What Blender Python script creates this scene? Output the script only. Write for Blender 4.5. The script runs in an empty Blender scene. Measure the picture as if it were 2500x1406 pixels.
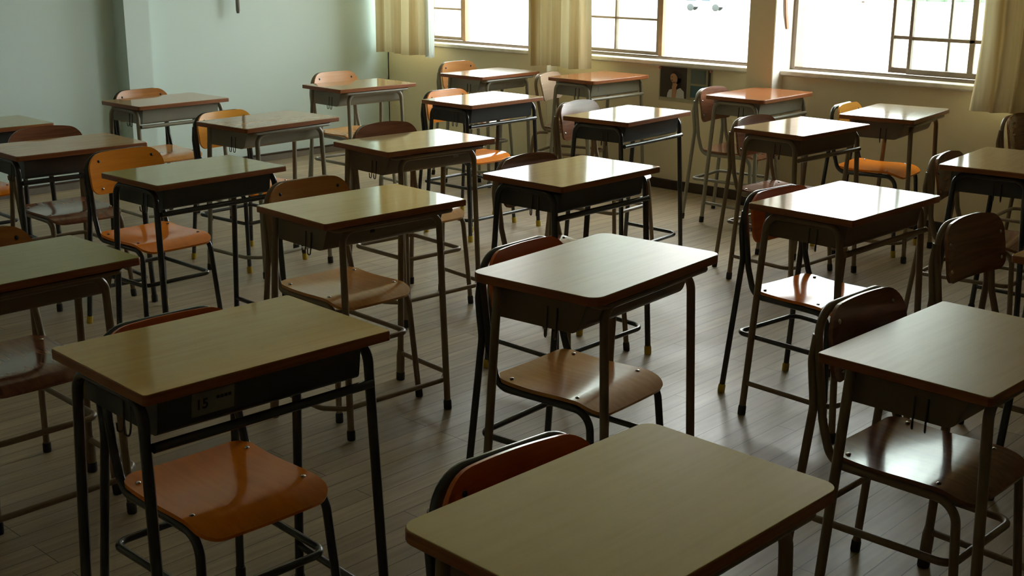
import bpy, bmesh, math, random
from mathutils import Vector, Matrix
random.seed(7)
S = bpy.context.scene
COL = S.collection
PI = math.pi

# ------------------------------------------------------------------ materials
def mat(name, color, rough=.5, spec=.5, metal=0., var=0., grain=None, bump=0., noise=None, coat=0., rough_var=0.):
    """Principled material; grain=(axis scale xyz, darker colour, amount) adds wood streaks, noise=(scale, colour, amount) adds blotches."""
    m = bpy.data.materials.new(name); m.use_nodes = True
    nt = m.node_tree; N = nt.nodes; L = nt.links
    b = N['Principled BSDF']
    b.inputs['Roughness'].default_value = rough
    b.inputs['Metallic'].default_value = metal
    b.inputs['Specular IOR Level'].default_value = spec
    b.inputs['Coat Weight'].default_value = coat
    b.inputs['Coat Roughness'].default_value = .08
    rgb = N.new('ShaderNodeRGB'); rgb.outputs[0].default_value = (*color, 1)
    out = rgb.outputs[0]
    tc = N.new('ShaderNodeTexCoord')
    info = N.new('ShaderNodeObjectInfo')
    add = N.new('ShaderNodeVectorMath'); add.operation = 'ADD'
    sc = N.new('ShaderNodeVectorMath'); sc.operation = 'SCALE'; sc.inputs['Scale'].default_value = 1.0
    comb = N.new('ShaderNodeCombineXYZ')
    mul = N.new('ShaderNodeMath'); mul.operation = 'MULTIPLY'; mul.inputs[1].default_value = 37.
    L.new(info.outputs['Random'], mul.inputs[0])
    for i in range(3): L.new(mul.outputs[0], comb.inputs[i])
    L.new(tc.outputs['Object'], add.inputs[0]); L.new(comb.outputs[0], add.inputs[1])
    height = None
    if grain:
        scl, col2, amt = grain
        mp = N.new('ShaderNodeMapping'); mp.inputs['Scale'].default_value = scl
        L.new(add.outputs[0], mp.inputs[0])
        nz = N.new('ShaderNodeTexNoise'); nz.inputs['Scale'].default_value = 1.; nz.inputs['Detail'].default_value = 4.; nz.inputs['Distortion'].default_value = .6
        L.new(mp.outputs[0], nz.inputs[0])
        rp = N.new('ShaderNodeMapRange'); rp.inputs[1].default_value = .38; rp.inputs[2].default_value = .68; rp.inputs[4].default_value = amt
        L.new(nz.outputs[0], rp.inputs[0])
        mx = N.new('ShaderNodeMix'); mx.data_type = 'RGBA'
        L.new(rp.outputs[0], mx.inputs['Factor']); L.new(out, mx.inputs['A']); mx.inputs['B'].default_value = (*col2, 1)
        out = mx.outputs['Result']; height = nz.outputs[0]
    if noise:
        scl, col2, amt = noise
        nz = N.new('ShaderNodeTexNoise'); nz.inputs['Scale'].default_value = scl; nz.inputs['Detail'].default_value = 5.
        L.new(add.outputs[0], nz.inputs[0])
        rp = N.new('ShaderNodeMapRange'); rp.inputs[1].default_value = .42; rp.inputs[2].default_value = .72; rp.inputs[4].default_value = amt
        L.new(nz.outputs[0], rp.inputs[0])
        mx = N.new('ShaderNodeMix'); mx.data_type = 'RGBA'
        L.new(rp.outputs[0], mx.inputs['Factor']); L.new(out, mx.inputs['A']); mx.inputs['B'].default_value = (*col2, 1)
        out = mx.outputs['Result']
        if height is None: height = nz.outputs[0]
        if rough_var:
            rr = N.new('ShaderNodeMapRange'); rr.inputs[1].default_value = .35; rr.inputs[2].default_value = .7
            rr.inputs[3].default_value = rough; rr.inputs[4].default_value = rough + rough_var
            L.new(nz.outputs[0], rr.inputs[0]); L.new(rr.outputs[0], b.inputs['Roughness'])
    if var:
        hv = N.new('ShaderNodeHueSaturation')
        mr = N.new('ShaderNodeMapRange'); mr.inputs[3].default_value = 1 - var; mr.inputs[4].default_value = 1 + var
        L.new(info.outputs['Random'], mr.inputs[0]); L.new(mr.outputs[0], hv.inputs['Value']); L.new(out, hv.inputs['Color'])
        out = hv.outputs[0]
    L.new(out, b.inputs['Base Color'])
    if bump and height is not None:
        bp = N.new('ShaderNodeBump'); bp.inputs['Strength'].default_value = bump; bp.inputs['Distance'].default_value = .002
        L.new(height, bp.inputs['Height']); L.new(bp.outputs[0], b.inputs['Normal'])
    return m

GR = (3., 60., 60.)
M = {}
M['tan'] = mat('laminate_tan', (.62, .42, .125), .055, .45, var=.05, grain=(GR, (.55, .34, .09), .6), noise=(6, (.64, .45, .16), .5))
M['tan_worn'] = mat('laminate_tan_worn', (.58, .44, .18), .34, .32, var=.04, grain=(GR, (.50, .35, .13), .6), noise=(7, (.58, .46, .22), .5), bump=.03)
M['taupe'] = mat('laminate_taupe', (.47, .355, .20), .085, .45, var=.05, grain=(GR, (.39, .28, .15), .6), noise=(6, (.49, .385, .235), .5))
M['tan_lit'] = mat('laminate_tan_lit', (.74, .60, .24), .2, .4, grain=(GR, (.67, .53, .19), .6), noise=(6, (.76, .63, .29), .6))  # tan raised to stand in for ceiling light reflected in the nearest top
M['olive'] = mat('laminate_olive', (.36, .31, .085), .055, .34, var=.05, grain=(GR, (.32, .26, .07), .6), noise=(6, (.38, .33, .11), .5))
M['umber'] = mat('laminate_umber', (.46, .28, .13), .06, .30, var=.06, grain=(GR, (.34, .19, .085), .7), noise=(6, (.44, .29, .15), .5))
M['russet'] = mat('laminate_russet', (.46, .16, .06), .10, .42, var=.05, grain=(GR, (.27, .10, .04), .7), noise=(7, (.36, .17, .09), .5), bump=.02)
M['greige'] = mat('laminate_grey_brown', (.42, .33, .2), .14, .45, var=.05, grain=(GR, (.28, .22, .15), .6), noise=(6, (.36, .31, .23), .5), bump=.02)
M['edge'] = mat('plywood_edge_red_brown', (.33, .115, .04), .36, .4, var=.12, grain=((4, 4, 160), (.21, .065, .022), .8))
M['orange'] = mat('plywood_orange', (.85, .30, .03), .22, .4, var=.08, grain=((5, 5, 70), (.72, .22, .02), .55), bump=.01)
M['red_orange'] = mat('plywood_red_orange', (.66, .15, .02), .22, .4, var=.08, grain=((5, 5, 70), (.5, .10, .014), .55), bump=.01)
M['amber'] = mat('plywood_amber', (.88, .40, .05), .22, .4, var=.06, grain=((5, 5, 70), (.76, .31, .03), .5), bump=.01)
M['peach'] = mat('plywood_peach', (.80, .40, .16), .24, .45, var=.06, grain=((5, 5, 70), (.7, .31, .11), .5), bump=.01)
M['chestnut'] = mat('plywood_chestnut', (.56, .24, .07), .24, .42, var=.08, grain=((5, 5, 70), (.42, .16, .04), .6), bump=.01)
M['walnut'] = mat('plywood_walnut', (.36, .17, .07), .24, .42, var=.05, grain=((5, 5, 70), (.26, .11, .04), .6), bump=.01)
M['pale'] = mat('plywood_painted_glare', (.62, .47, .36), .26, .45, grain=((5, 5, 70), (.52, .37, .27), .5), bump=.01)  # pale tone paints window glare onto a brown plywood back
M['rosewood'] = mat('plywood_rosewood', (.25, .10, .05), .2, .5, var=.12, grain=((4, 60, 60), (.14, .05, .025), .8), bump=.012, coat=.15)
M['orange_seat'] = mat('seat_plywood_orange', (.88, .25, .018), .13, .3, var=.06, grain=((70, 5, 70), (.74, .19, .012), .55), bump=.006)
M['chestnut_seat'] = mat('seat_plywood_chestnut', (.66, .31, .095), .18, .45, var=.06, grain=((70, 5, 70), (.52, .22, .06), .6), bump=.012, coat=.25)
M['rosewood_seat'] = mat('seat_plywood_rosewood', (.26, .11, .06), .16, .5, var=.1, grain=((60, 4, 60), (.15, .06, .035), .8), bump=.006, coat=.28)
M['black'] = mat('black_enamel_tube', (.034, .036, .037), .25, .5, coat=.25)
M['blackbin'] = mat('black_enamel_sheet', (.055, .058, .058), .35, .5, noise=(9, (.068, .07, .069), .5))
M['brown'] = mat('brown_enamel_tube', (.21, .15, .088), .32, .5)
M['brownbin'] = mat('brown_enamel_sheet', (.185, .135, .085), .4, .5, noise=(9, (.215, .16, .10), .5))
M['grey'] = mat('grey_green_enamel_tube', (.26, .245, .185), .34, .5)
M['greybin'] = mat('grey_green_enamel_sheet', (.27, .26, .205), .4, .5, noise=(9, (.31, .295, .235), .5))
M['cap_black'] = mat('black_rubber', (.012, .012, .012), .6)
M['cap_yellow'] = mat('yellow_plastic', (.52, .36, .02), .45)
M['bolt'] = mat('bolt_steel', (.62, .60, .55), .22, .5, metal=1.)
M['bolt_dark'] = mat('bolt_dark_steel', (.06, .055, .05), .35, .5, metal=1.)
M['wire'] = mat('hook_wire', (.10, .09, .075), .35, .5, metal=.8)
M['sticker'] = mat('sticker_paper', (.27, .27, .23), .6)
M['ink'] = mat('printed_ink', (.015, .02, .02), .6)
M['wall_pale'] = mat('wall_paint_pale_green', (.61, .745, .73), .7, .2, noise=(.9, (.55, .68, .66), .6), bump=.04)
M['wall_cream'] = mat('wall_paint_cream', (.80, .71, .49), .65, .25, noise=(1.2, (.73, .63, .42), .6), bump=.05)
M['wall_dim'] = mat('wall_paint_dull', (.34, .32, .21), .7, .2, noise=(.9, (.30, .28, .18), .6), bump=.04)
M['ceiling'] = mat('ceiling_board', (.80, .77, .62), .85, .1, noise=(30, (.70, .67, .54), .4))
M['sill'] = mat('sill_paint_worn', (.82, .79, .68), .5, .3, noise=(14, (.52, .44, .32), .5), bump=.12)
M['frame'] = mat('window_frame_brown', (.27, .21, .16), .45, .4, noise=(12, (.18, .135, .10), .6))
M['frame_wood'] = mat('window_stile_wood', (.42, .24, .12), .45, .4, noise=(10, (.25, .14, .07), .7))
M['reveal'] = mat('reveal_painted_light', (.86, .85, .78), .6, .3, noise=(3, (.80, .78, .70), .5))  # white stands in for the window's glare on the pillar sides
M['base'] = mat('skirting_dark_wood', (.055, .035, .022), .5, .3, noise=(6, (.03, .02, .014), .6))
M['base_grey'] = mat('skirting_grey', (.20, .18, .15), .55, .3, noise=(6, (.12, .10, .085), .6))
M['steel'] = mat('painted_grey_rod', (.17, .165, .15), .4, .4)
M['strap'] = mat('brown_strap', (.24, .10, .03), .45, .4)
M['yard'] = mat('sandy_schoolyard', (.62, .59, .52), .95, .1, noise=(.05, (.56, .55, .47), .6))
M['leaf'] = mat('pale_foliage', (.20, .30, .20), .8, .2, noise=(.6, (.28, .36, .27), .7))
M['grass'] = mat('pale_grass', (.42, .50, .30), .9, .1, noise=(.4, (.50, .54, .38), .7))
M['van'] = mat('van_white_paint', (.75, .78, .80), .3, .5)
M['van_glass'] = mat('van_tinted_glass', (.04, .07, .085), .3, .3)
M['tyre'] = mat('tyre_rubber', (.035, .045, .045), .8)
M['fence'] = mat('fence_pale_cyan', (.42, .55, .56), .6)

def glass_mat():
    m = bpy.data.materials.new('window_glass'); m.use_nodes = True
    nt = m.node_tree; N = nt.nodes; L = nt.links; N.remove(N['Principled BSDF'])
    t = N.new('ShaderNodeBsdfTransparent'); t.inputs[0].default_value = (.93, .96, .95, 1)
    g = N.new('ShaderNodeBsdfGlossy'); g.inputs['Roughness'].default_value = .02
    lw = N.new('ShaderNodeLayerWeight'); lw.inputs[0].default_value = .5      # Schlick reflectance of a thin pane
    pw = N.new('ShaderNodeMath'); pw.operation = 'POWER'; pw.inputs[1].default_value = 5.; L.new(lw.outputs['Facing'], pw.inputs[0])
    f = N.new('ShaderNodeMath'); f.operation = 'MULTIPLY_ADD'; f.inputs[1].default_value = .9; f.inputs[2].default_value = .04; L.new(pw.outputs[0], f.inputs[0])
    mx = N.new('ShaderNodeMixShader')
    L.new(f.outputs[0], mx.inputs[0]); L.new(t.outputs[0], mx.inputs[1]); L.new(g.outputs[0], mx.inputs[2])
    L.new(mx.outputs[0], N['Material Output'].inputs[0]); return m
M['glass'] = glass_mat()

def cloth_mat(name, c1, c2, trans):
    m = bpy.data.materials.new(name); m.use_nodes = True
    nt = m.node_tree; N = nt.nodes; L = nt.links; N.remove(N['Principled BSDF'])
    tc = N.new('ShaderNodeTexCoord')
    mp = N.new('ShaderNodeMapping'); mp.inputs['Scale'].default_value = (1, 9, .25); L.new(tc.outputs['Object'], mp.inputs[0])
    nz = N.new('ShaderNodeTexNoise'); nz.inputs['Scale'].default_value = 1.; nz.inputs['Detail'].default_value = 3; L.new(mp.outputs[0], nz.inputs[0])
    rp = N.new('ShaderNodeMapRange'); rp.inputs[1].default_value = .4; rp.inputs[2].default_value = .58; L.new(nz.outputs[0], rp.inputs[0])
    mx = N.new('ShaderNodeMix'); mx.data_type = 'RGBA'; mx.inputs['A'].default_value = (*c1, 1); mx.inputs['B'].default_value = (*c2, 1)
    L.new(rp.outputs[0], mx.inputs['Factor'])
    d = N.new('ShaderNodeBsdfDiffuse'); t = N.new('ShaderNodeBsdfTranslucent')
    L.new(mx.outputs['Result'], d.inputs[0]); L.new(mx.outputs['Result'], t.inputs[0])
    ms = N.new('ShaderNodeMixShader'); ms.inputs[0].default_value = trans
    L.new(d.outputs[0], ms.inputs[1]); L.new(t.outputs[0], ms.inputs[2]); L.new(ms.outputs[0], N['Material Output'].inputs[0])
    return m
M['curtain'] = cloth_mat('curtain_cloth_beige', (.54, .40, .20), (.84, .74, .50), .16)
M['lace'] = cloth_mat('curtain_lace_white', (.80, .84, .80), (.72, .78, .76), .4)

def floor_mat():
    m = bpy.data.materials.new('floor_boards'); m.use_nodes = True
    nt = m.node_tree; N = nt.nodes; L = nt.links; b = N['Principled BSDF']
    tc = N.new('ShaderNodeTexCoord')
    br = N.new('ShaderNodeTexBrick'); br.offset = .37; br.offset_frequency = 3
    br.inputs['Scale'].default_value = 1.; br.inputs['Brick Width'].default_value = 1.35; br.inputs['Row Height'].default_value = .073
    br.inputs['Mortar Size'].default_value = .0016; br.inputs['Mortar Smooth'].default_value = .3; br.inputs['Bias'].default_value = 0.
    br.inputs['Color1'].default_value = (.40, .315, .20, 1); br.inputs['Color2'].default_value = (.32, .25, .16, 1); br.inputs['Mortar'].default_value = (.09, .065, .042, 1)
    L.new(tc.outputs['Object'], br.inputs[0])
    mp = N.new('ShaderNodeMapping'); mp.inputs['Scale'].default_value = (2.5, 45, 1); L.new(tc.outputs['Object'], mp.inputs[0])
    nz = N.new('ShaderNodeTexNoise'); nz.inputs['Scale'].default_value = 1.; nz.inputs['Detail'].default_value = 5; L.new(mp.outputs[0], nz.inputs[0])
    rp = N.new('ShaderNodeMapRange'); rp.inputs[1].default_value = .35; rp.inputs[2].default_value = .7; rp.inputs[3].default_value = 1.1; rp.inputs[4].default_value = .78; L.new(nz.outputs[0], rp.inputs[0])
    n2 = N.new('ShaderNodeTexNoise'); n2.inputs['Scale'].default_value = 1.6; n2.inputs['Detail'].default_value = 4; L.new(tc.outputs['Object'], n2.inputs[0])
    r2 = N.new('ShaderNodeMapRange'); r2.inputs[1].default_value = .35; r2.inputs[2].default_value = .7; r2.inputs[3].default_value = .85; r2.inputs[4].default_value = 1.15; L.new(n2.outputs[0], r2.inputs[0])
    ml = N.new('ShaderNodeMath'); ml.operation = 'MULTIPLY'; L.new(rp.outputs[0], ml.inputs[0]); L.new(r2.outputs[0], ml.inputs[1])
    hv = N.new('ShaderNodeHueSaturation'); L.new(br.outputs['Color'], hv.inputs['Color']); L.new(ml.outputs[0], hv.inputs['Value'])
    L.new(hv.outputs[0], b.inputs['Base Color'])
    rr = N.new('ShaderNodeMapRange'); rr.inputs[1].default_value = .3; rr.inputs[2].default_value = .7; rr.inputs[3].default_value = .36; rr.inputs[4].default_value = .52
    L.new(n2.outputs[0], rr.inputs[0]); L.new(rr.outputs[0], b.inputs['Roughness'])
    b.inputs['Specular IOR Level'].default_value = .5
    mpb = N.new('ShaderNodeMapping'); mpb.inputs['Scale'].default_value = (4, 14, 1); L.new(tc.outputs['Object'], mpb.inputs[0])
    n3 = N.new('ShaderNodeTexNoise'); n3.inputs['Scale'].default_value = 1.; n3.inputs['Detail'].default_value = 3; L.new(mpb.outputs[0], n3.inputs[0])
    mr = N.new('ShaderNodeMath'); mr.operation = 'MULTIPLY_ADD'; mr.inputs[1].default_value = -.5; L.new(br.outputs['Fac'], mr.inputs[0]); L.new(n3.outputs[0], mr.inputs[2])
    bp = N.new('ShaderNodeBump'); bp.inputs['Strength'].default_value = .35; bp.inputs['Distance'].default_value = .003
    L.new(mr.outputs[0], bp.inputs['Height']); L.new(bp.outputs[0], b.inputs['Normal'])
    return m
M['floor'] = floor_mat()

# ------------------------------------------------------------------ mesh helpers
def finish(bm, name, mats, angle=40, bevel=0):
    if not bevel: bmesh.ops.remove_doubles(bm, verts=bm.verts, dist=1e-5)
    bmesh.ops.recalc_face_normals(bm, faces=bm.faces)
    if bevel:
        angle = min(angle, 18)          # keep the flat faces flat beside their small bevels
        es = [e for e in bm.edges if len(e.link_faces) == 2 and e.calc_face_angle(0) > .6]
        bmesh.ops.bevel(bm, geom=es, offset=bevel, segments=2, affect='EDGES', profile=.5)
    me = bpy.data.meshes.new(name); bm.to_mesh(me); bm.free()
    me.polygons.foreach_set('use_smooth', [True] * len(me.polygons))
    me.set_sharp_from_angle(angle=math.radians(angle))
    for m in (mats if isinstance(mats, (list, tuple)) else [mats]): me.materials.append(M[m] if isinstance(m, str) else m)
    return me
def box(bm, x0, x1, y0, y1, z0, z1):
    v = [bm.verts.new((x, y, z)) for z in (z0, z1) for y in (y0, y1) for x in (x0, x1)]
    fs = [bm.faces.new([v[i] for i in q]) for q in ((0, 1, 3, 2), (4, 6, 7, 5), (0, 4, 5, 1), (2, 3, 7, 6), (0, 2, 6, 4), (1, 5, 7, 3))]
    return fs
def fillet(pts, rad, n=6):
    out = [Vector(pts[0])]
    for i in range(1, len(pts) - 1):
        r = rad[i] if isinstance(rad, (list, tuple)) else rad
        p, a, b = Vector(pts[i]), Vector(pts[i - 1]), Vector(pts[i + 1])
        d1 = (a - p); d2 = (b - p); l1, l2 = d1.length, d2.length; d1.normalize(); d2.normalize()
        ang = d1.angle(d2)
        if r <= 0 or ang > PI - .01: out.append(p); continue
        t = min(r / math.tan(ang / 2), l1 * .49, l2 * .49); r = t * math.tan(ang / 2)
        c = p + (d1 + d2).normalized() * (r / math.sin(ang / 2))
        s = p + d1 * t - c; e = p + d2 * t - c; tot = s.angle(e); ax = s.cross(e).normalized()
        for k in range(n + 1): out.append(c + Matrix.Rotation(tot * k / n, 3, ax) @ s)
    out.append(Vector(pts[-1])); return out
def tube(bm, pts, r, seg=10, closed=False, caps=True):
    P = [Vector(p) for p in pts]; Q = [P[0]]
    for p in P[1:]:
        if (p - Q[-1]).length > 1e-4: Q.append(p)
    P = Q
    if closed and (P[0] - P[-1]).length < 1e-4: P.pop()
    n = len(P); rings = []; prev = None
    for i in range(n):
        a = P[i - 1] if (i > 0 or closed) else P[i]; b = P[(i + 1) % n] if (i < n - 1 or closed) else P[i]
        t = (b - a).normalized()
        if prev is None: u = t.orthogonal().normalized()
        else: u = (prev - t * prev.dot(t)).normalized()
        prev = u; w = t.cross(u)
        rr = r[i] if isinstance(r, (list, tuple)) else r
        rings.append([bm.verts.new(P[i] + (u * math.cos(2 * PI * k / seg) + w * math.sin(2 * PI * k / seg)) * rr) for k in range(seg)])
    for i in range(n if closed else n - 1):
        A, B = rings[i], rings[(i + 1) % n]
        off = 0
        if closed and i == n - 1: off = min(range(seg), key=lambda o: (A[0].co - B[o].co).length)
        for k in range(seg): bm.faces.new((A[k], A[(k + 1) % seg], B[(k + 1 + off) % seg], B[(k + off) % seg]))
    if caps and not closed: bm.faces.new(rings[0][::-1]); bm.faces.new(rings[-1])
def prism(bm, poly, z0, z1):
    a = [bm.verts.new((x, y, z0)) for x, y in poly]; b = [bm.verts.new((x, y, z1)) for x, y in poly]
    n = len(poly); bm.faces.new(a[::-1]); bm.faces.new(b)
    for i in range(n): bm.faces.new((a[i], a[(i + 1) % n], b[(i + 1) % n], b[i]))
def rrect(hx, hy, r, n=5):
    o = []
    for cx, cy, a0 in ((hx - r, hy - r, 0), (-hx + r, hy - r, PI / 2), (-hx + r, -hy + r, PI), (hx - r, -hy + r, 1.5 * PI)):
        for k in range(n + 1):
            a = a0 + PI / 2 * k / n; o.append((cx + r * math.cos(a), cy + r * math.sin(a)))
    return o
def plate(bm, rows, surf, thick, nx=14):
    """rows = [(v, half width)], surf(x, v) -> point; a curved sheet with rounded outline and real thickness."""
    def nrm(x, v):
        e = .002; p = surf(x, v); return (surf(x + e, v) - p).cross(surf(x, v + e) - p).normalized()
    F, Bk = [], []
    for v, w in rows:
        f, b = [], []
        for i in range(nx + 1):
            x = w * (2 * i / nx - 1); p = surf(x, v); n = nrm(x, v)
            f.append(bm.verts.new(p)); b.append(bm.verts.new(p - n * thick))
        F.append(f); Bk.append(b)
    for j in range(len(rows) - 1):
        for i in range(nx):
            bm.faces.new((F[j][i], F[j][i + 1], F[j + 1][i + 1], F[j + 1][i])); bm.faces.new((Bk[j][i + 1], Bk[j][i], Bk[j + 1][i], Bk[j + 1][i + 1]))
        for i in (0, nx): bm.faces.new((F[j][i], F[j + 1][i], Bk[j + 1][i], Bk[j][i]))
    for j in (0, len(rows) - 1):
        for i in range(nx): bm.faces.new((F[j][i], F[j][i + 1], Bk[j][i + 1], Bk[j][i]))
def round_rows(v0, v1, w, r0, r1, n=7, mid=6):
    o = []
    for k in range(n):
        a = PI / 2 * (1 - k / n); o.append((v0 + r0 - r0 * math.sin(a), w - r0 + r0 * math.cos(a)))
    for k in range(mid + 1): o.append((v0 + r0 + (v1 - r1 - v0 - r0) * k / mid, w))
    for k in range(1, n + 1):
        a = PI / 2 * k / n; o.append((v1 - r1 + r1 * math.sin(a), w - r1 + r1 * math.cos(a)))
    return o

# ------------------------------------------------------------------ object helpers
def obj(name, me, parent=None, loc=None):
    o = bpy.data.objects.new(name, me); COL.objects.link(o)
    if parent: o.parent = parent
    if loc: o.location = loc
    return o
def tag(o, label=None, cat=None, group=None, kind=None):
    for k, v in (('label', label), ('category', cat), ('group', group), ('kind', kind)):
        if v: o[k] = v
    return o
def thing(name, label, cat, loc=(0, 0, 0), rz=0, group=None):
    o = obj(name, None, None, loc); o.rotation_euler.z = rz; o.empty_display_size = .1
    return tag(o, label, cat, group)
def struct(name, me): return tag(obj(name, me), kind='structure')
CACHE = {}
def cached(key, build):
    if key not in CACHE: CACHE[key] = build()
    return CACHE[key]

# ------------------------------------------------------------------ desks  (front edge towards -Y, pupil's side +Y)
TOPZ = .76
def desk_top(radius, m):
    bm = bmesh.new(); prism(bm, rrect(.2985, .1985, radius - .0015), TOPZ - .0035, TOPZ); return finish(bm, 'tabletop', m, 12, .0008)
def desk_edge(radius):
    bm = bmesh.new(); prism(bm, rrect(.30, .20, radius), TOPZ - .0225, TOPZ - .0012); return finish(bm, 'edge_band', 'edge', 32, .0022)
def u_bin(x, yf, yb, zb, zt, slope, rad, m):
    """open book tray: side/bottom/front of folded sheet, the opening faces the pupil."""
    bm = bmesh.new(); t = .003
    prof = [(yb, zt), (yb, zb + rad * .5), (yb - rad * .5, zb)]
    c = fillet([(0, yb - rad * .5, zb), (0, yf + slope, zb), (0, yf, zt)], [0, rad, 0], 5)
    poly = [(yb, zt), (yb, zb)] + [(p.y, p.z) for p in c[1:]]
    for s in (-1, 1):                                       # side sheets
        a = [bm.verts.new((s * x, y, z)) for y, z in poly]; b = [bm.verts.new((s * (x - t), y, z)) for y, z in poly]
        n = len(poly); bm.faces.new(a); bm.faces.new(b[::-1])
        for i in range(n): bm.faces.new((a[i], a[(i + 1) % n], b[(i + 1) % n], b[i]))
    q = poly[1:]                                            # bottom + front sheet
    for i in range(len(q) - 1):
        (y0, z0), (y1, z1) = q[i], q[i + 1]
        d = Vector((0, y1 - y0, z1 - z0)).normalized(); nn = Vector((0, d.z, -d.y)) * t
        v = [bm.verts.new((sx * (x - .0005), y, z)) for sx in (-1, 1) for y, z in ((y0, z0), (y1, z1), (y1 + nn.y, z1 + nn.z), (y0 + nn.y, z0 + nn.z))]
        for k in range(4): bm.faces.new((v[k], v[(k + 1) % 4], v[4 + (k + 1) % 4], v[4 + k]))
        bm.faces.new(v[:4][::-1]); bm.faces.new(v[4:])
    me = bpy.data.meshes.new('book_tray'); bmesh.ops.recalc_face_normals(bm, faces=bm.faces); bm.to_mesh(me); bm.free()
    me.polygons.foreach_set('use_smooth', [True] * len(me.polygons)); me.set_sharp_from_angle(angle=math.radians(35))
    me.materials.append(M[m]); return me
def hook(x, y, z0, z1, m='wire'):
    bm = bmesh.new()
    tube(bm, fillet([(x, y, z0), (x - .004, y, z1 - .002), (x - .010, y - .004, z1 - .020), (x - .022, y - .008, z1 - .012), (x - .024, y - .010, z1 + .006)], .008, 5), .0022, 6)
    return finish(bm, 'bag_hook', m)
def cap(p, q, r, l, m):
    p, q = Vector(p), Vector(q); d = (q - p).normalized(); bm = bmesh.new()
    tube(bm, [p - d * .0005, p + d * .004, p + d * l * .8, p + d * l], [r * .93, r, r, r * .9], 12); return finish(bm, 'foot_cap', m)

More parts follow.
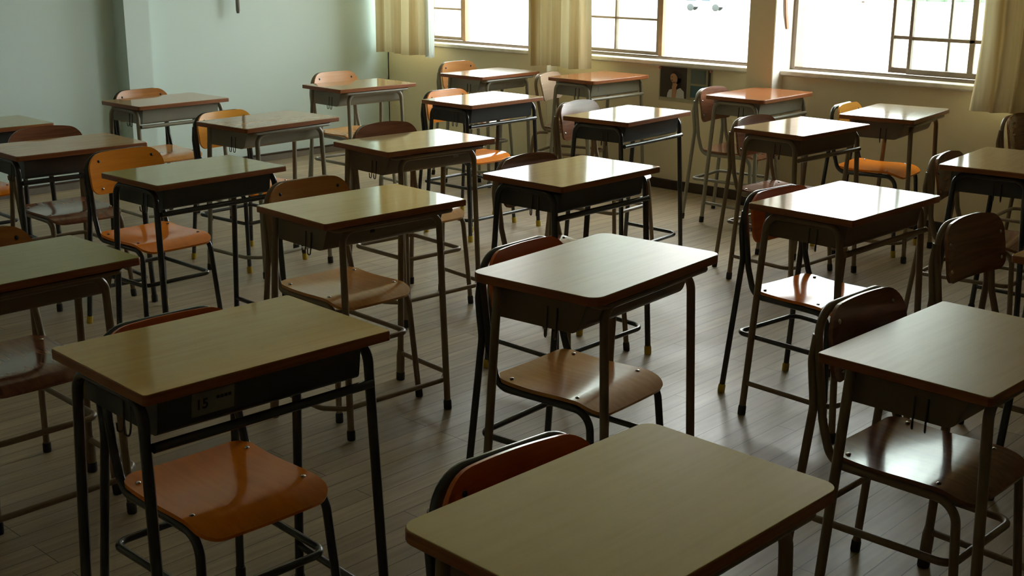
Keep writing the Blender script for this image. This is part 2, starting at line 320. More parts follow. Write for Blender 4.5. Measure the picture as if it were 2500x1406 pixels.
def build_desk(spec):
    (nm, x, y, th, dz, kind, frame, top, rad, caps, label, sticker) = spec
    t = thing('school_desk', label, 'desk', (x, y, 0), th, 'pupil desks standing in rows')
    t.scale.z = (TOPZ + dz) / TOPZ
    tp = obj('tabletop', cached(('top', rad, top), lambda: desk_top(rad, top)), t)
    obj('edge_band', cached(('edge', rad), lambda: desk_edge(rad)), tp)
    bn = frame + 'bin'
    if kind == 'arch':          # legs are inverted U's along each side, deep tray with a bar under its front
        obj('book_tray', cached(('binA', bn), lambda: u_bin(.249, -.155, .16, .648, .737, .012, .014, bn)), t)
        legs = [(sx, sy) for sx in (-1, 1) for sy in (-1, 1)]
        for sx, sy in legs:
            foot = (sx * .287, .185 if sy > 0 else -.178, .0); knee = (sx * .275, sy * (.135 if sy > 0 else .142), .7245)
            def leg():
                bm = bmesh.new(); f = Vector(foot) + (Vector(knee) - Vector(foot)).normalized() * .012
                tube(bm, fillet([tuple(f), knee, (sx * .275, 0, .7245)], .05, 8), .0118, 10); return finish(bm, 'leg', frame)
            o = obj('leg', cached(('legA', sx, sy, frame), leg), t)
            obj('foot_cap', cached(('capA', sx, sy, caps), lambda: cap(foot, knee, .0145, .035, caps)), o)
        def bar():
            bm = bmesh.new(); tube(bm, [(-.270, -.163, .637), (.270, -.163, .637)], .0105, 10); return finish(bm, 'crossbar', frame)
        obj('crossbar', cached(('barA', frame), bar), t)
        def rest():
            bm = bmesh.new(); tube(bm, fillet([(-.284, .172, .12), (-.279, -.160, .112), (.279, -.160, .112), (.284, .172, .12)], .055, 8), .0095, 10); return finish(bm, 'footrest_bar', frame)
        obj('footrest_bar', cached(('restA', frame), rest), t)
        hx, hz = -.250, .646
    else:                       # legs are inverted U's along the front and the back, shallow tray with a rolled front lip
        obj('book_tray', cached(('binB', bn), lambda: u_bin(.246, -.140, .155, .645, .737, .035, .03, bn)), t)
        for sx in (-1, 1):
            for sy in (-1, 1):
                if sy < 0: foot = (sx * .214, -.186, 0.); knee = (sx * .205, -.158, .716)
                else: foot = (sx * .284, .172, 0.); knee = (sx * .270, .128, .7372)
                def leg():
                    bm = bmesh.new(); f = Vector(foot) + (Vector(knee) - Vector(foot)).normalized() * .012
                    if sy < 0: tube(bm, fillet([tuple(f), knee, (0, knee[1], knee[2])], .045, 8), .0118, 10)
                    else:
                        tube(bm, [tuple(f), knee], .0118, 10)
                        d = (Vector(knee) - Vector(foot)).normalized(); p = Vector(foot)
                        tube(bm, [p + d * .03, p + d * .035, p + d * .10, p + d * .125], [.0150, .0160, .0160, .0122], 12)   # wide sleeve at the rear foot
                    return finish(bm, 'leg', frame)
                o = obj('leg', cached(('legB', sx, sy, frame), leg), t)
                obj('foot_cap', cached(('capB', sx, sy, caps), lambda: cap(foot, knee, .0168 if sy > 0 else .0145, .035, caps)), o)
        def rail():
            bm = bmesh.new()
            pts = fillet([(-.245, -.150, .727), (-.245, -.184, .727), (.245, -.184, .727), (.245, -.150, .727)], .02, 5)
            tube(bm, pts, .0085, 8); return finish(bm, 'front_rail', frame)
        obj('front_rail', cached(('railB', frame), rail), t)
        def rest():
            bm = bmesh.new(); tube(bm, fillet([(-.282, .155, .11), (-.274, -.105, .107), (-.214, -.164, .105), (.214, -.164, .105), (.274, -.105, .107), (.282, .155, .11)], .05, 8), .0095, 10); return finish(bm, 'footrest_bar', frame)
        obj('footrest_bar', cached(('restB', frame), rest), t)
        hx, hz = -.247, .644
    for k in (0, 1):
        obj('bag_hook', cached(('hook', hx, k), lambda: hook(hx, -.045 + .03 * k, .70, hz)), t)
    if sticker:
        sx, sz, w, h = sticker[1:]
        yf = -.1560 if kind == 'arch' else -.1415
        sl = .012 / .089 if kind == 'arch' else 0
        def st():
            bm = bmesh.new()
            y0 = yf + (0.737 - (sz + h / 2)) * sl - .0004; y1 = yf + (0.737 - (sz - h / 2)) * sl - .0004
            v = [(-w / 2, y0, sz + h / 2), (w / 2, y0, sz + h / 2), (w / 2, y1, sz - h / 2), (-w / 2, y1, sz - h / 2)]
            a = [bm.verts.new((sx + p[0], p[1] - .0006, p[2])) for p in v]; b = [bm.verts.new((sx + p[0], p[1] + .0006, p[2])) for p in v]
            bm.faces.new(a); bm.faces.new(b[::-1])
            for i in range(4): bm.faces.new((a[i], b[i], b[(i + 1) % 4], a[(i + 1) % 4]))
            return finish(bm, 'sticker', 'sticker' if sticker[0] != 'slot' else 'ink')
        so = obj('name_sticker' if sticker[0] != 'slot' else 'dark_slot', st(), t)
        if sticker[0] == '15':
            cu = bpy.data.curves.new('num', 'FONT'); cu.body = '15'; cu.size = .030; cu.extrude = .0002; cu.offset = .0006
            tmp = bpy.data.objects.new('tmp', cu); COL.objects.link(tmp)
            me = bpy.data.meshes.new_from_object(tmp.evaluated_get(bpy.context.evaluated_depsgraph_get()))
            bpy.data.objects.remove(tmp); me.materials.clear(); me.materials.append(M['ink'])
            n = obj('number', me, so, (sx - w / 2 + .008, yf + (0.737 - sz + .0105) * sl - .0014, sz - .0105)); n.rotation_euler = (PI / 2 + math.atan(sl), 0, 0)
            bm = bmesh.new(); yy = yf + (0.737 - sz - .0095) * sl - .0015
            for k in range(4): box(bm, sx + .007 + k * .009, sx + .0145 + k * .009, yy, yy + .0005, sz + .003, sz + .0095)
            obj('printed_name', finish(bm, 'printed_name', 'ink'), so)
    return t

# ------------------------------------------------------------------ chairs (facing -Y)
def seat_mesh(m, dark):
    bm = bmesh.new()
    def surf(x, v):
        z = .420 + .004 * (x / .18) ** 2
        if v < -.11: z -= .026 * ((-.11 - v) / .088) ** 1.7
        if v > .08: z += .006 * ((v - .08) / .09) ** 2
        z -= .004 * math.exp(-((v - .04) / .09) ** 2)
        return Vector((x, v, z))
    plate(bm, round_rows(-.198, .176, .170, .05, .045, 7, 14), surf, .0105, 16)
    return finish(bm, 'seat', m, 50)
def back_mesh(m, style):
    bm = bmesh.new()
    lean = .16
    if style == 'round': z0, z1, w, r0, r1, arch = .592, .772, .180, .045, .075, .004
    elif style == 'short': z0, z1, w, r0, r1, arch = .545, .722, .180, .045, .075, .004
    elif style == 'arch': z0, z1, w, r0, r1, arch = .582, .776, .180, .04, .055, .022
    else: z0, z1, w, r0, r1, arch = .590, .772, .185, .04, .055, .012
    def surf(x, v):
        f = (v - z0) / (z1 - z0)
        xx = x if style != 'flared' else x * (.84 + .16 * f)
        y = .196 + lean * (v - .68) - .018 * (x / .18) ** 2 + .010 * (f - .5) ** 2
        return Vector((xx, y, v - arch * (x / w) ** 2 * f))
    plate(bm, round_rows(z0, z1, w, r0, r1, 8, 8), surf, -.010, 18)
    return finish(bm, 'backrest', m, 50)
def bolt_mesh(m, r=.0065):
    bm = bmesh.new(); bmesh.ops.create_uvsphere(bm, u_segments=10, v_segments=6, radius=r)
    for v in bm.verts: v.co.z = v.co.z * .45
    return finish(bm, 'bolt', m)
def build_chair(spec):
    (x, y, th, zs, wood, seatwood, frame, style, caps, label) = spec
    t = thing('school_chair', label, 'chair', (x, y, 0), th, 'pupil chairs pushed up to the desks')
    t.scale.z = zs
    dark = 'bolt_dark' if wood in ('orange', 'red_orange', 'peach', 'chestnut', 'amber') else 'bolt'
    fl = .015 if style == 'flared' else 0
    st = obj('seat', cached(('seat', seatwood), lambda: seat_mesh(seatwood, dark)), t)
    bk = obj('backrest', cached(('back', wood, style), lambda: back_mesh(wood, style)), t)
    ztop = .768 if style == 'arch' else (.720 if style == 'short' else .770)
    dd = .05 if style == 'short' else 0; rnd_ = style in ('round', 'short')
    def frame_mesh():
        bm = bmesh.new()
        w = .168
        pts = [(-w + .006, .0, .398), (-w + .002, .158, .398), (-w + .002 + fl, .190, .50), (-w - fl, .2245, ztop - .008), (w + fl, .2245, ztop - .008), (w - .002 - fl, .190, .50), (w - .002, .158, .398), (w - .006, .0, .398)]
        tube(bm, fillet(pts, [0, .055, .10, .075 if style != 'arch' else .085, .075 if style != 'arch' else .085, .10, .055, 0], 9), .0108, 10)
        for yy in (.10, -.11):       # cross rails under the seat
            tube(bm, [(-.160, yy, .3985), (.160, yy, .3985)], .0075, 8)
        return finish(bm, 'frame', frame)
    obj('frame', cached(('frame', frame, style), frame_mesh), t)
    for sx in (-1, 1):
        def front():
            bm = bmesh.new(); foot = Vector((sx * .184, -.192, 0)); knee = Vector((sx * .163, -.160, .398)); f = foot + (knee - foot).normalized() * .012
            tube(bm, fillet([f, knee, (sx * .162, 0, .398)], .055, 9), .0108, 10); return finish(bm, 'leg', frame)
        o = obj('leg', cached(('cf', sx, frame), front), t)
        obj('foot_cap', cached(('ccf', sx, caps), lambda: cap((sx * .184, -.192, 0), (sx * .163, -.160, .398), .0135, .034, caps)), o)
        def rear():
            bm = bmesh.new(); foot = Vector((sx * .192, .264, 0)); k = Vector((sx * .171, .213, .53)); f = foot + (k - foot).normalized() * .012
            if style == 'flared': tube(bm, fillet([f, (sx * .188, .222, .385), (sx * .178, .12, .389)], .06, 8), .0108, 10)
            else: q = fillet([f, k, (sx * .1695, .2275 - dd * .13, .64 - dd), (sx * .168, .2195, .705 - dd)], [0, .14, .10, 0], 6); tube(bm, q, .0108, 10)
            return finish(bm, 'leg', frame)
        o = obj('leg', cached(('cr', sx, frame, style), rear), t)
        obj('foot_cap', cached(('ccr', sx, caps), lambda: cap((sx * .192, .264, 0), (sx * .171, .213, .53), .0135, .034, caps)), o)
    def loop():
        bm = bmesh.new()
        pts = [(0, .222, .245), (-.170, .222, .245), (-.160, -.160, .245), (.160, -.160, .245), (.170, .222, .245), (0, .222, .245)]
        tube(bm, fillet(pts, .035, 7), .0095, 10, closed=True); return finish(bm, 'stretcher', frame)
    obj('stretcher', cached(('loop', frame), loop), t)
    bm_ = cached(('bolt', dark), lambda: bolt_mesh(dark)); bl = cached(('bolt', 'bolt'), lambda: bolt_mesh('bolt'))
    for sx in (-1, 1):
        for yy in (-.105, .125):
            obj('bolt', bl if wood != 'orange' else bm_, st, (sx * .145, yy, .4245 if yy > 0 else .4228))
        for zz in ((.735 - dd, .617 - dd) if rnd_ else (.705, .622)):
            xx = sx * (.128 if rnd_ else .156) * (.93 if style == 'flared' else 1)
            yb = .196 + .16 * (zz - .68) - .018 * (xx / .18) ** 2 - .0095
            b = obj('bolt', bl if (not rnd_ or zz < .7 - dd) else bm_, bk, (xx, yb, zz)); b.rotation_euler = (PI / 2 - .16, 0, 0)
    return t
SKY, EXPO = 10.0, 0.12
# name, x, y, turn, height offset, kind, frame, top, corner radius, caps, label, sticker
D = [
 (1, 1.424, 2.176, -.042, .021, 'arch', 'black', 'tan', .010, 'cap_black', 'school desk with a pale number 15 sticker under its front edge', ('15', -.125, .694, .098, .050)),
 (2, 1.399, 1.056, -.025, .008, 'rail', 'brown', 'tan_lit', .032, 'cap_black', 'nearest school desk, large bare tan top cut off by the bottom edge', None),
 (3, 2.465, 1.980, .071, .037, 'rail', 'brown', 'tan_worn', .036, 'cap_black', 'round-cornered brown-legged desk with pale worn top just beyond the nearest desk', None),
 (4, 2.651, 1.061, -.035, -.025, 'rail', 'brown', 'tan_worn', .010, 'cap_black', 'desk with grey sheen on its top, cut off by the lower right edge', None),
 (5, 3.837, 2.000, -.034, .007, 'arch', 'brown', 'taupe', .012, 'cap_black', 'brown-legged desk with blazing white top in front of a red-orange chair', None),
 (6, 2.666, 3.186, -.056, -.003, 'rail', 'brown', 'tan', .010, 'cap_black', 'brown-legged tan desk directly behind the desk with the 15 sticker', ('slot', -.07, .700, .018, .022)),
 (7, 1.431, 3.235, .003, -.002, 'rail', 'brown', 'olive', .012, 'cap_black', 'olive-topped desk cut off by the left edge behind the 15 sticker desk', None),
 (8, 2.670, 4.216, .021, -.017, 'arch', 'black', 'olive', .010, 'cap_yellow', 'black-framed olive-topped desk in front of the large bright orange chair back', None),
 (9, 2.605, 5.156, -.041, -.012, 'arch', 'black', 'umber', .012, 'cap_black', 'black-framed brown desk at the left edge with a rosewood chair back mirrored in it', None),
 (10, 3.848, 6.337, .013, -.018, 'arch', 'grey', 'umber', .014, 'cap_black', 'grey-framed brown desk standing in front of the back wall pilaster', None),
 (11, 3.691, 5.127, .052, -.002, 'rail', 'grey', 'umber', .012, 'cap_black', 'brown-topped grey desk with an amber chair showing left of it', None),
 (12, 5.043, 6.026, -.054, .006, 'rail', 'grey', 'umber', .010, 'cap_black', 'grey railed brown desk against the bare back wall near its right corner', None),
 (13, 3.650, 3.994, -.073, .019, 'rail', 'brown', 'taupe', .010, 'cap_black', 'brown railed tan desk in front of a rosewood chair, left of centre', ('plain', .115, .700, .030, .022)),
 (14, 6.203, 6.002, .025, .002, 'rail', 'grey', 'greige', .012, 'cap_black', 'farthest desk, grey-brown top below the left window', None),
 (15, 5.046, 4.938, .003, .008, 'arch', 'black', 'taupe', .010, 'cap_yellow', 'black desk with shining white top in front of an orange chair, below the left window', None),
 (16, 6.440, 5.223, -.015, .016, 'arch', 'grey', 'russet', .030, 'cap_black', 'russet-topped grey desk standing left of the poster', ('plain', -.155, .700, .052, .036)),
 (17, 5.052, 3.898, .075, .016, 'arch', 'black', 'taupe', .010, 'cap_yellow', 'black desk with white glare on its top, left of the poster, before a rosewood chair', None),
 (18, 3.577, 3.018, .009, .015, 'arch', 'black', 'taupe', .012, 'cap_yellow', 'black-framed tan desk in the middle of the room with wire hooks showing', None),
 (19, 6.400, 3.951, .020, .006, 'arch', 'grey', 'russet', .034, 'cap_black', 'russet-topped grey desk in front of the pillar right of the poster', None),
 (20, 5.377, 3.067, -.050, .002, 'arch', 'brown', 'taupe', .012, 'cap_black', 'brown-framed desk with window bars mirrored white in its top, right of centre', None),
 (21, 6.203, 2.989, .122, .005, 'rail', 'brown', 'greige', .020, 'cap_black', 'dull grey-topped desk under the right window with an orange seat beneath', None),
 (22, 5.124, 1.938, .087, -.003, 'arch', 'black', 'taupe', .012, 'cap_black', 'black desk cut off by the right edge, one corner of its top white with glare', None),
 (23, 2.599, 6.013, -.027, -.009, 'arch', 'black', 'olive', .012, 'cap_black', 'farthest desk at the left edge, before the back wall', None),
 (24, 3.760, 1.075, -.02, .0, 'arch', 'black', 'umber', .012, 'cap_black', 'desk at the right edge of which only one brown corner and legs show', None),
]
# x, y, turn, height scale, back wood, seat wood, frame, style, caps, label
C = [
 (1.440, 2.240, -.03, 1.0, 'red_orange', 'orange_seat', 'black', 'round', 'cap_black', 'orange chair with glossy seat tucked under the 15 sticker desk'),
 (1.412, 1.120, -.09, 1.0, 'red_orange', 'orange_seat', 'black', 'round', 'cap_black', 'dark red-orange chair whose back rises behind the nearest desk at the bottom'),
 (2.535, 2.105, .06, 1.017, 'red_orange', 'chestnut_seat', 'black', 'round', 'cap_yellow', 'red-orange chair with pale glossy seat under the round-cornered desk'),
 (2.695, 1.143, -.035, 1.015, 'rosewood', 'rosewood_seat', 'brown', 'round', 'cap_black', 'rosewood chair with silvery glossy seat in the lower right corner'),
 (3.856, 2.090, -.12, .985, 'red_orange', 'orange_seat', 'black', 'round', 'cap_yellow', 'red-orange chair with yellow feet behind the desk with blazing white top'),
 (2.706, 3.352, -.03, 1.015, 'chestnut', 'chestnut_seat', 'brown', 'round', 'cap_black', 'chestnut chair with tan seat under the brown-legged desk behind the 15 sticker desk'),
 (1.500, 3.391, .003, 1.01, 'chestnut', 'rosewood_seat', 'brown', 'round', 'cap_black', 'dark brown chair behind the olive-topped desk cut off by the left edge'),
 (2.700, 4.610, .02, .975, 'orange', 'orange_seat', 'black', 'round', 'cap_yellow', 'bright orange chair with black frame behind the black olive-topped desk'),
 (2.690, 5.320, -.03, 1.006, 'rosewood', 'rosewood_seat', 'brown', 'arch', 'cap_black', 'rosewood chair mirrored in the brown desk at the left edge'),
 (3.879, 6.470, -.005, .997, 'chestnut', 'chestnut_seat', 'black', 'round', 'cap_black', 'tan-orange chair beside the back wall pilaster behind the grey-framed desk'),
 (3.670, 5.285, .06, .995, 'amber', 'orange_seat', 'black', 'round', 'cap_yellow', 'amber chair behind the brown-topped grey desk, left of centre'),
 (5.113, 6.175, -.05, 1.051, 'peach', 'chestnut_seat', 'grey', 'round', 'cap_black', 'peach chair with white glare on its back against the bare back wall'),
 (3.718, 4.092, -.07, 1.057, 'rosewood', 'chestnut_seat', 'brown', 'arch', 'cap_black', 'rosewood chair behind the brown railed tan desk left of centre'),
 (6.270, 6.195, .02, 1.045, 'peach', 'chestnut_seat', 'grey', 'round', 'cap_black', 'peach chair farthest away, in front of the wall below the left window'),
 (5.118, 5.120, .0, 1.008, 'orange', 'orange_seat', 'black', 'round', 'cap_yellow', 'orange chair with white gleam on its seat behind a shining white desk top'),
 (6.455, 5.440, .30, 1.0, 'pale', 'rosewood_seat', 'brown', 'flared', 'cap_black', 'turned chair with flared back painted pale as by glare, at the russet desk left of the poster'),
 (5.118, 4.081, .07, 1.039, 'rosewood', 'rosewood_seat', 'brown', 'arch', 'cap_black', 'rosewood chair with grey sheen on its back, left below the poster'),
 (3.660, 3.128, .0, 1.021, 'rosewood', 'rosewood_seat', 'brown', 'arch', 'cap_black', 'rosewood chair behind the black tan-topped desk in the middle'),
 (6.330, 4.030, .08, 1.02, 'rosewood', 'rosewood_seat', 'grey', 'arch', 'cap_black', 'grey-framed brown chair at the russet desk by the pillar right of the poster'),
 (5.435, 3.185, -.045, 1.002, 'rosewood', 'rosewood_seat', 'brown', 'arch', 'cap_black', 'rosewood chair behind the desk with window bars mirrored in its top'),
 (6.248, 3.088, .122, 1.08, 'amber', 'orange_seat', 'black', 'short', 'cap_yellow', 'orange chair against the wall below the right window'),
 (5.195, 2.035, .087, .965, 'rosewood', 'rosewood_seat', 'brown', 'arch', 'cap_black', 'rosewood chair of which a pale rim shows behind the black desk at the right edge'),
 (2.600, 6.180, .0, 1.0, 'orange', 'orange_seat', 'black', 'round', 'cap_yellow', 'chair at the far left edge of which only an orange seat corner shows'),
 (3.797, 1.349, -.10, 1.007, 'rosewood', 'rosewood_seat', 'brown', 'arch', 'cap_black', 'dark rosewood chair pulled back at the right edge, behind the lower right desk'),
 (6.500, 2.250, .05, 1.0, 'rosewood', 'rosewood_seat', 'brown', 'arch', 'cap_black', 'dark rosewood chair below the curtain at the right edge'),
]
for d in D: build_desk(d)
for c in C: build_chair(c)

# ------------------------------------------------------------------ room
XW, XP, XF, XO = 6.84, 6.72, 6.95, 7.06      # wall under the windows, pillar face, frame plane, outer face
YB, YN, XL, HC = 7.80, -2.4, -1.7, 3.05
SILL, HEAD = .862, 2.46
def build_room():
    bm = bmesh.new(); box(bm, XL - .1, XO, YN - .1, YB + .1, -.12, 0); struct('floor', finish(bm, 'floor', 'floor'))
    bm = bmesh.new(); box(bm, XL - .1, XO, YN - .1, YB + .1, HC, HC + .12); struct('ceiling', finish(bm, 'ceiling', 'ceiling'))
    bm = bmesh.new(); box(bm, XL - .1, XO, YB, YB + .12, 0, HC)
    box(bm, 4.372, 4.560, YB - .155, YB + .01, 0, HC)            # shallow pilaster
    struct('wall_back', finish(bm, 'wall_back', 'wall_pale'))
    bm = bmesh.new(); box(bm, XL - .1, XL, YN, YB, 0, HC); struct('wall_left', finish(bm, 'wall_left', 'wall_dim'))
    bm = bmesh.new(); box(bm, XL - .1, XO, YN - .12, YN, 0, HC); struct('wall_front', finish(bm, 'wall_front', 'wall_dim'))
    bm = bmesh.new()
    box(bm, XW, XO, YN, YB, 0, SILL - .03); box(bm, XW, XO, YN, YB, HEAD, HC)
    pil = [(7.79, YB), (5.935, 6.118), (4.072, 4.255), (2.21, 2.395)]
    for a, b in pil: box(bm, XP if b < YB else XW, XO, a, b, 0, HC)
    box(bm, XW, XO, YN, 2.215, SILL - .05, HEAD + .01)            # solid wall beyond the third window
    struct('wall_right', finish(bm, 'wall_right', 'wall_cream'))
    bm = bmesh.new()                                              # window reveals whitened to imitate daylight on the pillars' sides
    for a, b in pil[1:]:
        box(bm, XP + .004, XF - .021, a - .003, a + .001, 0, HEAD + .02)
    struct('trim_lit_reveal', finish(bm, 'trim_lit_reveal', 'reveal'))
    # skirtings
    bm = bmesh.new()
    for a, b in ((6.118, YB), (4.255, 5.935), (2.395, 4.072), (YN, 2.21)): box(bm, XW - .018, XW + .002, a, b, 0, .065)
    for a, b in pil[1:]: box(bm, XP - .014, XP + .002, a - .01, b + .01, 0, .065)
    struct('baseboard_right', finish(bm, 'baseboard_right', 'base', 40, .002))
    bm = bmesh.new()
    for a, b, yy in ((XL, 4.372, YB), (4.56, XW, YB), (4.362, 4.57, YB - .155)): box(bm, a, b, yy - .02, yy + .002, 0, .048)
    struct('baseboard_back', finish(bm, 'baseboard_back', 'base_grey', 40, .002))
    bm = bmesh.new()
    for a, b, yy in ((XL, 4.372, YB), (4.56, XW, YB), (4.362, 4.57, YB - .155)): box(bm, a, b, yy - .024, yy + .002, .048, .058)
    struct('trim_shadow_line', finish(bm, 'trim_shadow_line', 'base'))  # dark strip drawing the shadow line along the skirting's top
    # windows
    W = [(1, 6.118, 7.79), (2, 4.255, 5.935), (3, 2.395, 4.072)]
    for n, y0, y1 in W:
        bm = bmesh.new()
        f = .032
        box(bm, XF - .02, XO - .02, y0, y0 + f, SILL, HEAD); box(bm, XF - .02, XO - .02, y1 - f, y1, SILL, HEAD)
        box(bm, XF - .02, XO - .02, y0 + f, y1 - f, HEAD - f, HEAD); box(bm, XF - .02, XO - .02, y0 + f, y1 - f, SILL, SILL + .014)
        box(bm, XF - .012, XF - .004, y0 + f, y1 - f, SILL + .014, SILL + .024)      # running track
        w = struct('window_%d' % n, finish(bm, 'window_frame', 'frame', 40, .002))
        bm = bmesh.new(); box(bm, XW - .030, XF - .021, y0 + .002, y1 - .002, SILL - .024, SILL + .004)
        obj('window_sill', finish(bm, 'window_sill', 'sill', 40, .006), w)
        if n == 3: sashes = [(3.308, 2.44, XF + .006, 2.928), (3.444, 2.56, XF + .050, 3.085)]
        elif n == 2: sashes = [(5.122, 5.89, XF + .006, 5.506), (5.12, 5.885, XF + .050, 5.53)]
        else: sashes = [(7.035, 7.745, XF + .006, 7.40), (7.03, 7.74, XF + .050, 7.43)]
        for i, (a, b, xs, ym) in enumerate(sashes):
            bm = bmesh.new(); lo, hi = min(a, b), max(a, b); s = .020; tk = .030
            zb, zt = SILL + .024, HEAD - .047
            box(bm, xs, xs + tk, lo, lo + s, zb, zt); box(bm, xs, xs + tk, hi - s, hi, zb, zt)
            box(bm, xs, xs + tk, lo + s, hi - s, zb, zb + (.024 if n < 3 else .032)); box(bm, xs, xs + tk, lo + s, hi - s, zt - .04, zt)
            mw = .007 if n < 3 else (.016 if i == 0 else .007)
            box(bm, xs + .006, xs + .024, ym - mw, ym + mw, zb + .02, zt - .03)
            bars = (1.125, 1.39, 1.65, 1.91, 2.17) if n < 3 else (1.095, 1.37, 1.64, 1.91, 2.17)
            for zz in bars: box(bm, xs + .006, xs + .024, lo + s, hi - s, zz - (.007 if n < 3 else .010), zz + (.007 if n < 3 else .010))
            so = obj('sash', finish(bm, 'sash', 'frame', 40, .0015), w)
            bm = bmesh.new(); box(bm, xs + .013, xs + .017, lo + s * .5, hi - s * .5, zb + .02, zt - .02)
            if n < 3 and i == 0:
                b2 = bmesh.new(); box(b2, xs - .004, xs + tk + .002, lo - .032, lo - .0005, SILL + .022, HEAD - .046)
                obj('meeting_stile', finish(b2, 'meeting_stile', 'frame_wood', 40, .003), w)
            obj('pane', finish(bm, 'pane', 'glass'), so)
build_room()

def curtain(y0, y1, x, z0, z1, folds, amp, label, seed, lace=None, flare=0., back=False):
    rnd = random.Random(seed); n = folds * 10
    t = thing('curtain', label, 'curtain', (x, (y0 + y1) / 2, z0), 0, 'curtains gathered between the windows')
    ph = [rnd.uniform(.7, 1.3) for _ in range(folds + 1)]
    def sheet(a, b, mname, name, zz0, off, k=1., nn=n, fl=folds):
        bm = bmesh.new(); rows = []
        nz = 10
        for j in range(nz + 1):
            f = j / nz; z = zz0 + (z1 - zz0) * f; r = []
            for i in range(nn + 1):
                u = i / nn; fi = u * fl; k0 = int(min(fi, fl - 1))
                A = amp * ph[k0] * (1.0 - .35 * f) * k
                dx = A * math.sin(2 * PI * fi + .6 * math.sin(3 * f + seed)) + .35 * A * math.sin(4 * PI * fi + 1.3)
                yy = a + (b - a) * (u + .012 * math.sin(7 * u + 2.5 * f)) - flare * u * min(1., max(0., (z - z0) / .3))
                r.append((x + off + dx, yy, z + (.006 * math.sin(9 * u + seed) if j == 0 else 0)))
            rows.append(r)
        T = .0016
        F = [[bm.verts.new((p[0] - x, p[1] - (y0 + y1) / 2, p[2] - z0)) for p in r] for r in rows]
        for j in range(nz):
            for i in range(nn): bm.faces.new((F[j][i], F[j][i + 1], F[j + 1][i + 1], F[j + 1][i]))
        bmesh.ops.solidify(bm, geom=bm.faces[:], thickness=T)
        return obj(name, finish(bm, name, mname, 80), t)
    sheet(y0, y1, 'curtain', 'drape', z0, 0)
    if back: sheet(y0, y1 - .03, 'curtain', 'lining', z0 + .004, .052, .5)      # second layer of the gathered cloth
    if lace: sheet(lace[0], lace[1], 'lace', 'lace_edge', z0 - .012, .012, .6, 24, 2)
    return t
curtain(7.13, 7.735, 6.665, .775, 2.68, 6, .022, 'beige curtain hanging in the back corner beside the left window', 1, (7.075, 7.16))
curtain(5.475, 6.02, 6.645, .785, 2.68, 6, .022, 'beige curtain hanging between the left and middle windows', 2)
curtain(2.05, 2.77, 6.640, .755, 2.68, 7, .024, 'beige curtain hanging at the right edge beside the right window', 3, None, .035, True)

# small fixtures
bm = bmesh.new(); tube(bm, [(0, 0, 0), (0, 0, .02), (0, 0, 1.6)], [.010, .0145, .0145], 10)
t = thing('hanging_rod', 'thin grey rod ending in mid-air in front of the pale back wall', 'rod', (5.338, 7.73, 1.125))
obj('rod', finish(bm, 'rod', 'steel'), t)
bm = bmesh.new()
for zz in (.55, 1.35): box(bm, -.012, .012, -.005, .069, zz, zz + .03)
obj('bracket', finish(bm, 'bracket', 'steel'), t)
bm = bmesh.new()
pts = fillet([(0, 0, .42), (.012, -.004, .25), (.034, -.006, .09), (.066, 0, 0)], .15, 6)
prev = None
for i in range(len(pts) - 1):
    a, b = pts[i], pts[i + 1]
    wv = .011 if i else .011
    q = []
    for p in (a, b):
        q.append([bm.verts.new((p.x + sx * wv, p.y + sy * .004, p.z)) for sx, sy in ((-1, -1), (1, -1), (1, 1), (-1, 1))])
    for k in range(4): bm.faces.new((q[0][k], q[0][(k + 1) % 4], q[1][(k + 1) % 4], q[1][k]))
    if i == 0: bm.faces.new(q[0])
    if i == len(pts) - 2: bm.faces.new(q[1][::-1])
tag(obj('curtain_tieback', finish(bm, 'curtain_tieback', 'strap'), None, (6.792, 4.064, 1.118)), 'curved brown tieback strap on the bright side of the right-hand pillar', 'strap')
bm = bmesh.new(); bmesh.ops.create_uvsphere(bm, u_segments=10, v_segments=6, radius=.011)
tube(bm, fillet([(-.006, 0, 0), (-.022, 0, -.004), (-.03, 0, -.02), (-.02, 0, -.03)], .008, 4), .003, 6)
tag(obj('wall_hook', finish(bm, 'wall_hook', 'base'), None, (6.707, 6.045, .965)), 'small dark hook on the pillar between the left and middle windows', 'hook')

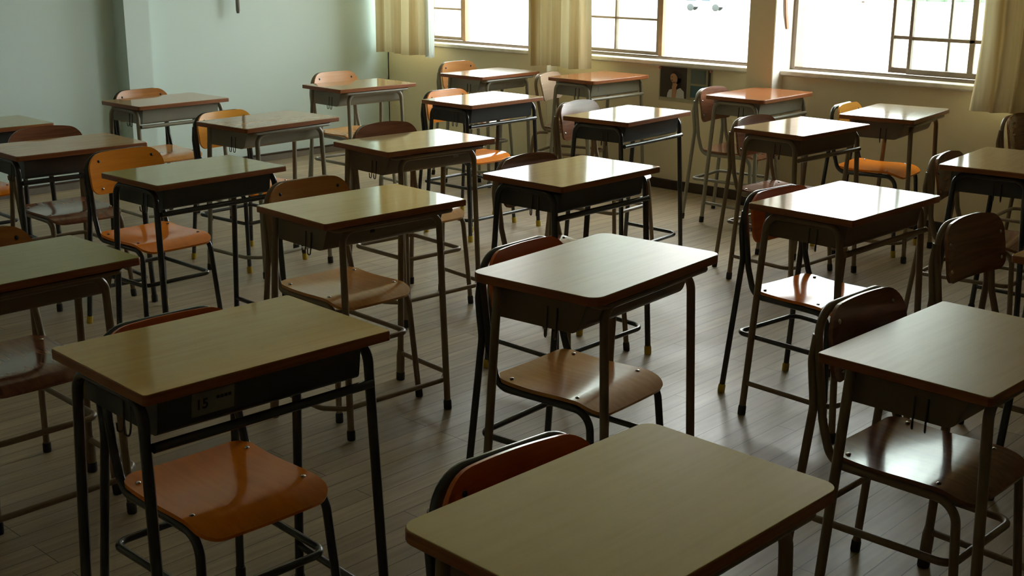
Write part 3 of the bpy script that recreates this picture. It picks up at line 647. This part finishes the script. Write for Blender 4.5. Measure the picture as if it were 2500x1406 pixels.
# poster under the middle window
def poster():
    pc = {'paper': (.44, .40, .27), 'dark': (.05, .036, .024), 'skin': (.52, .27, .14), 'hair': (.016, .010, .008), 'shirt': (.6, .6, .58), 'glassgreen': (.13, .16, .13), 'bluegreen': (.06, .12, .135), 'cream': (.30, .27, .16), 'pink': (.55, .22, .22)}
    for k, c in pc.items(): M['po_' + k] = mat('poster_' + k, c, .45, .4)
    Y0, Z0, W_, H_ = 4.80, .603, .43, .230
    t = thing('poster', 'poster of a dark-haired girl in a white shirt pinned under the middle window', 'poster', (XW - .004, Y0, Z0))
    def flat(name, polys, m, lvl, parent=t):
        bm = bmesh.new()
        for poly in polys:
            a = [bm.verts.new((-.0006 * lvl, W_ / 2 - u * W_, v * H_)) for u, v in poly]; b = [bm.verts.new((-.0006 * lvl + .0006, W_ / 2 - u * W_, v * H_)) for u, v in poly]
            bm.faces.new(a); bm.faces.new(b[::-1]); n = len(poly)
            for i in range(n): bm.faces.new((a[i], b[i], b[(i + 1) % n], a[(i + 1) % n]))
        return obj(name, finish(bm, name, 'po_' + m), parent)
    def ell(cx, cy, rx, ry, n=20, rot=0):
        o = []
        for k in range(n):
            a = 2 * PI * k / n; x, y = rx * math.cos(a), ry * math.sin(a); o.append((cx + x * math.cos(rot) - y * math.sin(rot), cy + x * math.sin(rot) + y * math.cos(rot)))
        return o
    flat('sheet', [[(0, 0), (1, 0), (1, 1), (0, 1)]], 'paper', 0)
    pr = flat('photo_print', [[(.02, .10), (.53, .10), (.53, .985), (.02, .985)]], 'dark', 1)
    flat('hair', [ell(.315, .68, .105, .20), [(.30, .7), (.42, .66), (.42, .30), (.33, .28)]], 'hair', 2, pr)
    flat('shirt', [[(.16, .10), (.17, .22), (.20, .32), (.27, .36), (.29, .10)], [(.33, .10), (.34, .34), (.41, .40), (.48, .30), (.49, .10)]], 'shirt', 3, pr)
    flat('face', [ell(.285, .66, .068, .145, rot=.12), [(.25, .56), (.33, .56), (.33, .44), (.27, .44)]], 'skin', 4, pr)
    flat('arm', [[(.255, .10), (.33, .10), (.335, .40), (.36, .50), (.30, .54), (.255, .44)]], 'skin', 5, pr)
    flat('mouth', [ell(.252, .605, .018, .012)], 'hair', 5, pr)
    flat('eye', [ell(.25, .70, .014, .009)], 'hair', 5, pr)
    wp = flat('window_picture', [[(.54, .08), (.98, .08), (.98, .985), (.54, .985)]], 'cream', 1)
    flat('upper_glass', [[(.60, .56), (.88, .56), (.88, .96), (.60, .96)]], 'glassgreen', 2, wp)
    flat('lower_glass', [[(.60, .16), (.88, .16), (.88, .50), (.60, .50)]], 'bluegreen', 2, wp)
    flat('dark_post', [[(.92, .10), (.965, .10), (.965, .97), (.92, .97)]], 'dark', 2, wp)
    for u in (.02, .975):
        bm = bmesh.new(); bmesh.ops.create_uvsphere(bm, u_segments=10, v_segments=6, radius=.009)
        for v in bm.verts: v.co += Vector((-.008, W_ / 2 - u * W_, H_ - .012))
        obj('push_pin', finish(bm, 'push_pin', 'po_pink'), t)
poster()

# ------------------------------------------------------------------ outside
GZ = -3.6
bm = bmesh.new(); box(bm, XO + .3, 420, -160, 420, GZ - .5, GZ); struct('schoolyard_ground', finish(bm, 'schoolyard_ground', 'yard'))
bm = bmesh.new(); box(bm, XO + .02, XO + .3, -8, 12, GZ - .5, -.3); struct('wall_outside', finish(bm, 'wall_outside', 'wall_cream'))
def van():
    # parked side-on to the classroom
    d = Vector((91.336 - 90.302, 60.657 - 63.433, 0)).normalized(); c = Vector((90.9, 62.1, GZ))
    t = thing('van', 'white van parked on the bright schoolyard outside the middle window', 'van', c, math.atan2(d.y, d.x))
    bm = bmesh.new()
    prof = [(-1.75, .35), (-1.75, 1.85), (-1.65, 1.95), (.75, 1.95), (1.25, 1.15), (1.70, 1.0), (1.78, .85), (1.78, .35)]
    a = [bm.verts.new((x, -.78, z)) for x, z in prof]; b = [bm.verts.new((x, .78, z)) for x, z in prof]; n = len(prof)
    bm.faces.new(a); bm.faces.new(b[::-1])
    for i in range(n): bm.faces.new((a[i], b[i], b[(i + 1) % n], a[(i + 1) % n]))
    obj('body', finish(bm, 'body', 'van', 30, .04), t)
    for s in (-1, 1):
        for xx, w in ((-1.05, .9), (.25, .75)):
            bm = bmesh.new(); box(bm, xx - w / 2, xx + w / 2, s * .79 - .02, s * .79 + .02, .85, 1.55); obj('window', finish(bm, 'window', 'van_glass', 40, .01), t)
    bm = bmesh.new(); v = [bm.verts.new(p) for p in ((.80, -.68, 1.90), (.80, .68, 1.90), (1.24, .68, 1.2), (1.24, -.68, 1.2), (.83, -.68, 1.93), (.83, .68, 1.93), (1.27, .68, 1.22), (1.27, -.68, 1.22))]
    for q in ((0, 1, 2, 3), (7, 6, 5, 4), (0, 4, 5, 1), (1, 5, 6, 2), (2, 6, 7, 3), (3, 7, 4, 0)): bm.faces.new([v[i] for i in q])
    obj('windscreen', finish(bm, 'windscreen', 'van_glass'), t)
    for s in (-1, 1):
        for xx in (-1.1, 1.1):
            bm = bmesh.new(); tube(bm, [(xx, s * .66, .3), (xx, s * .70, .3), (xx, s * .80, .3), (xx, s * .83, .3)], [.26, .3, .3, .26], 18); obj('wheel', finish(bm, 'wheel', 'tyre'), t)
van()
def bush(name, label, cat, x, y, r, h, seed, trunk, group):
    rnd = random.Random(seed); t = thing(name, label, cat, (x, y, GZ), 0, group)
    bm = bmesh.new()
    for k in range(26):
        a, rr, zz = rnd.uniform(0, 2 * PI), r * math.sqrt(rnd.random()) * .75, rnd.uniform(.25, .95) if trunk else rnd.uniform(.05, .8)
        q = r * rnd.uniform(.28, .5); m = Matrix.Translation((rr * math.cos(a), rr * math.sin(a), (trunk + (h - trunk) * zz))) @ Matrix.Diagonal((q, q, q * .8, 1))
        g = bmesh.ops.create_icosphere(bm, subdivisions=2, radius=1., matrix=m)
        for v in g['verts']: v.co += v.normal * rnd.uniform(-.06, .10) * q
    obj('foliage', finish(bm, 'foliage', 'leaf', 60), t)
    bm = bmesh.new(); tube(bm, [(0, 0, 0), (.05, 0, trunk * .6 + .2), (0, .04, trunk + h * .3)], [.16, .12, .07], 8); obj('trunk', finish(bm, 'trunk', 'base'), t)
bush('tree', 'pale green young tree at the far edge of the yard', 'tree', 116.5, 60.6, 1.5, 6.0, 3, 1.6, None)
bm = bmesh.new()
for k in range(40):
    rnd = random.Random(k); f = k / 40
    a = Vector((104.0, 108.0)).lerp(Vector((126, 40)), f)
    bmesh.ops.create_icosphere(bm, subdivisions=2, radius=1., matrix=Matrix.Translation((a.x + 5, a.y + 2, GZ + .5)) @ Matrix.Diagonal((1.4, 1.4, 1.0 + .5 * rnd.random(), 1)))
tag(obj('hedge', finish(bm, 'hedge', 'leaf', 60)), 'long pale green hedge closing the far side of the schoolyard', 'hedge', kind='stuff')
bm = bmesh.new()
A, B_ = Vector((100, 100, 0)), Vector((122, 38, 0))
for k in range(32):
    p = A.lerp(B_, k / 31); box(bm, p.x - .05, p.x + .05, p.y - .05, p.y + .05, GZ, GZ + 1.5)
for zz in (.3, .9, 1.45):
    tube(bm, [(A.x, A.y, GZ + zz), (B_.x, B_.y, GZ + zz)], .05, 6)
tag(obj('yard_fence', finish(bm, 'yard_fence', 'fence')), 'pale blue-grey rail fence along the far side of the yard', 'fence')

# ------------------------------------------------------------------ light, sky, camera
w = bpy.data.worlds.new('sky'); S.world = w; w.use_nodes = True
bg = w.node_tree.nodes['Background']; bg.inputs[0].default_value = (.955, 1.0, .965, 1); bg.inputs[1].default_value = SKY

cam = bpy.data.cameras.new('camera'); co = bpy.data.objects.new('camera', cam); COL.objects.link(co)
cam.sensor_width = 36; cam.lens = 2995 / 2500 * 36; cam.clip_end = 800
p, yw, ro = math.radians(15.52), math.radians(47.0), math.radians(.3)
fwd = Vector((math.sin(yw) * math.cos(p), math.cos(yw) * math.cos(p), -math.sin(p)))
r0 = Vector((math.cos(yw), -math.sin(yw), 0)); u0 = r0.cross(fwd)
r = r0 * math.cos(ro) + u0 * math.sin(ro); u = -r0 * math.sin(ro) + u0 * math.cos(ro)
co.matrix_world = Matrix(((r.x, u.x, -fwd.x, 0), (r.y, u.y, -fwd.y, 0), (r.z, u.z, -fwd.z, 1.6), (0, 0, 0, 1)))
S.camera = co
vs = S.view_settings; vs.view_transform = 'Standard'; vs.look = 'None'; vs.exposure = EXPO; vs.gamma = 1; vs.use_curve_mapping = False
S.cycles.use_denoising = True
S.cycles.max_bounces = 10; S.cycles.diffuse_bounces = 6; S.cycles.sample_clamp_indirect = 8
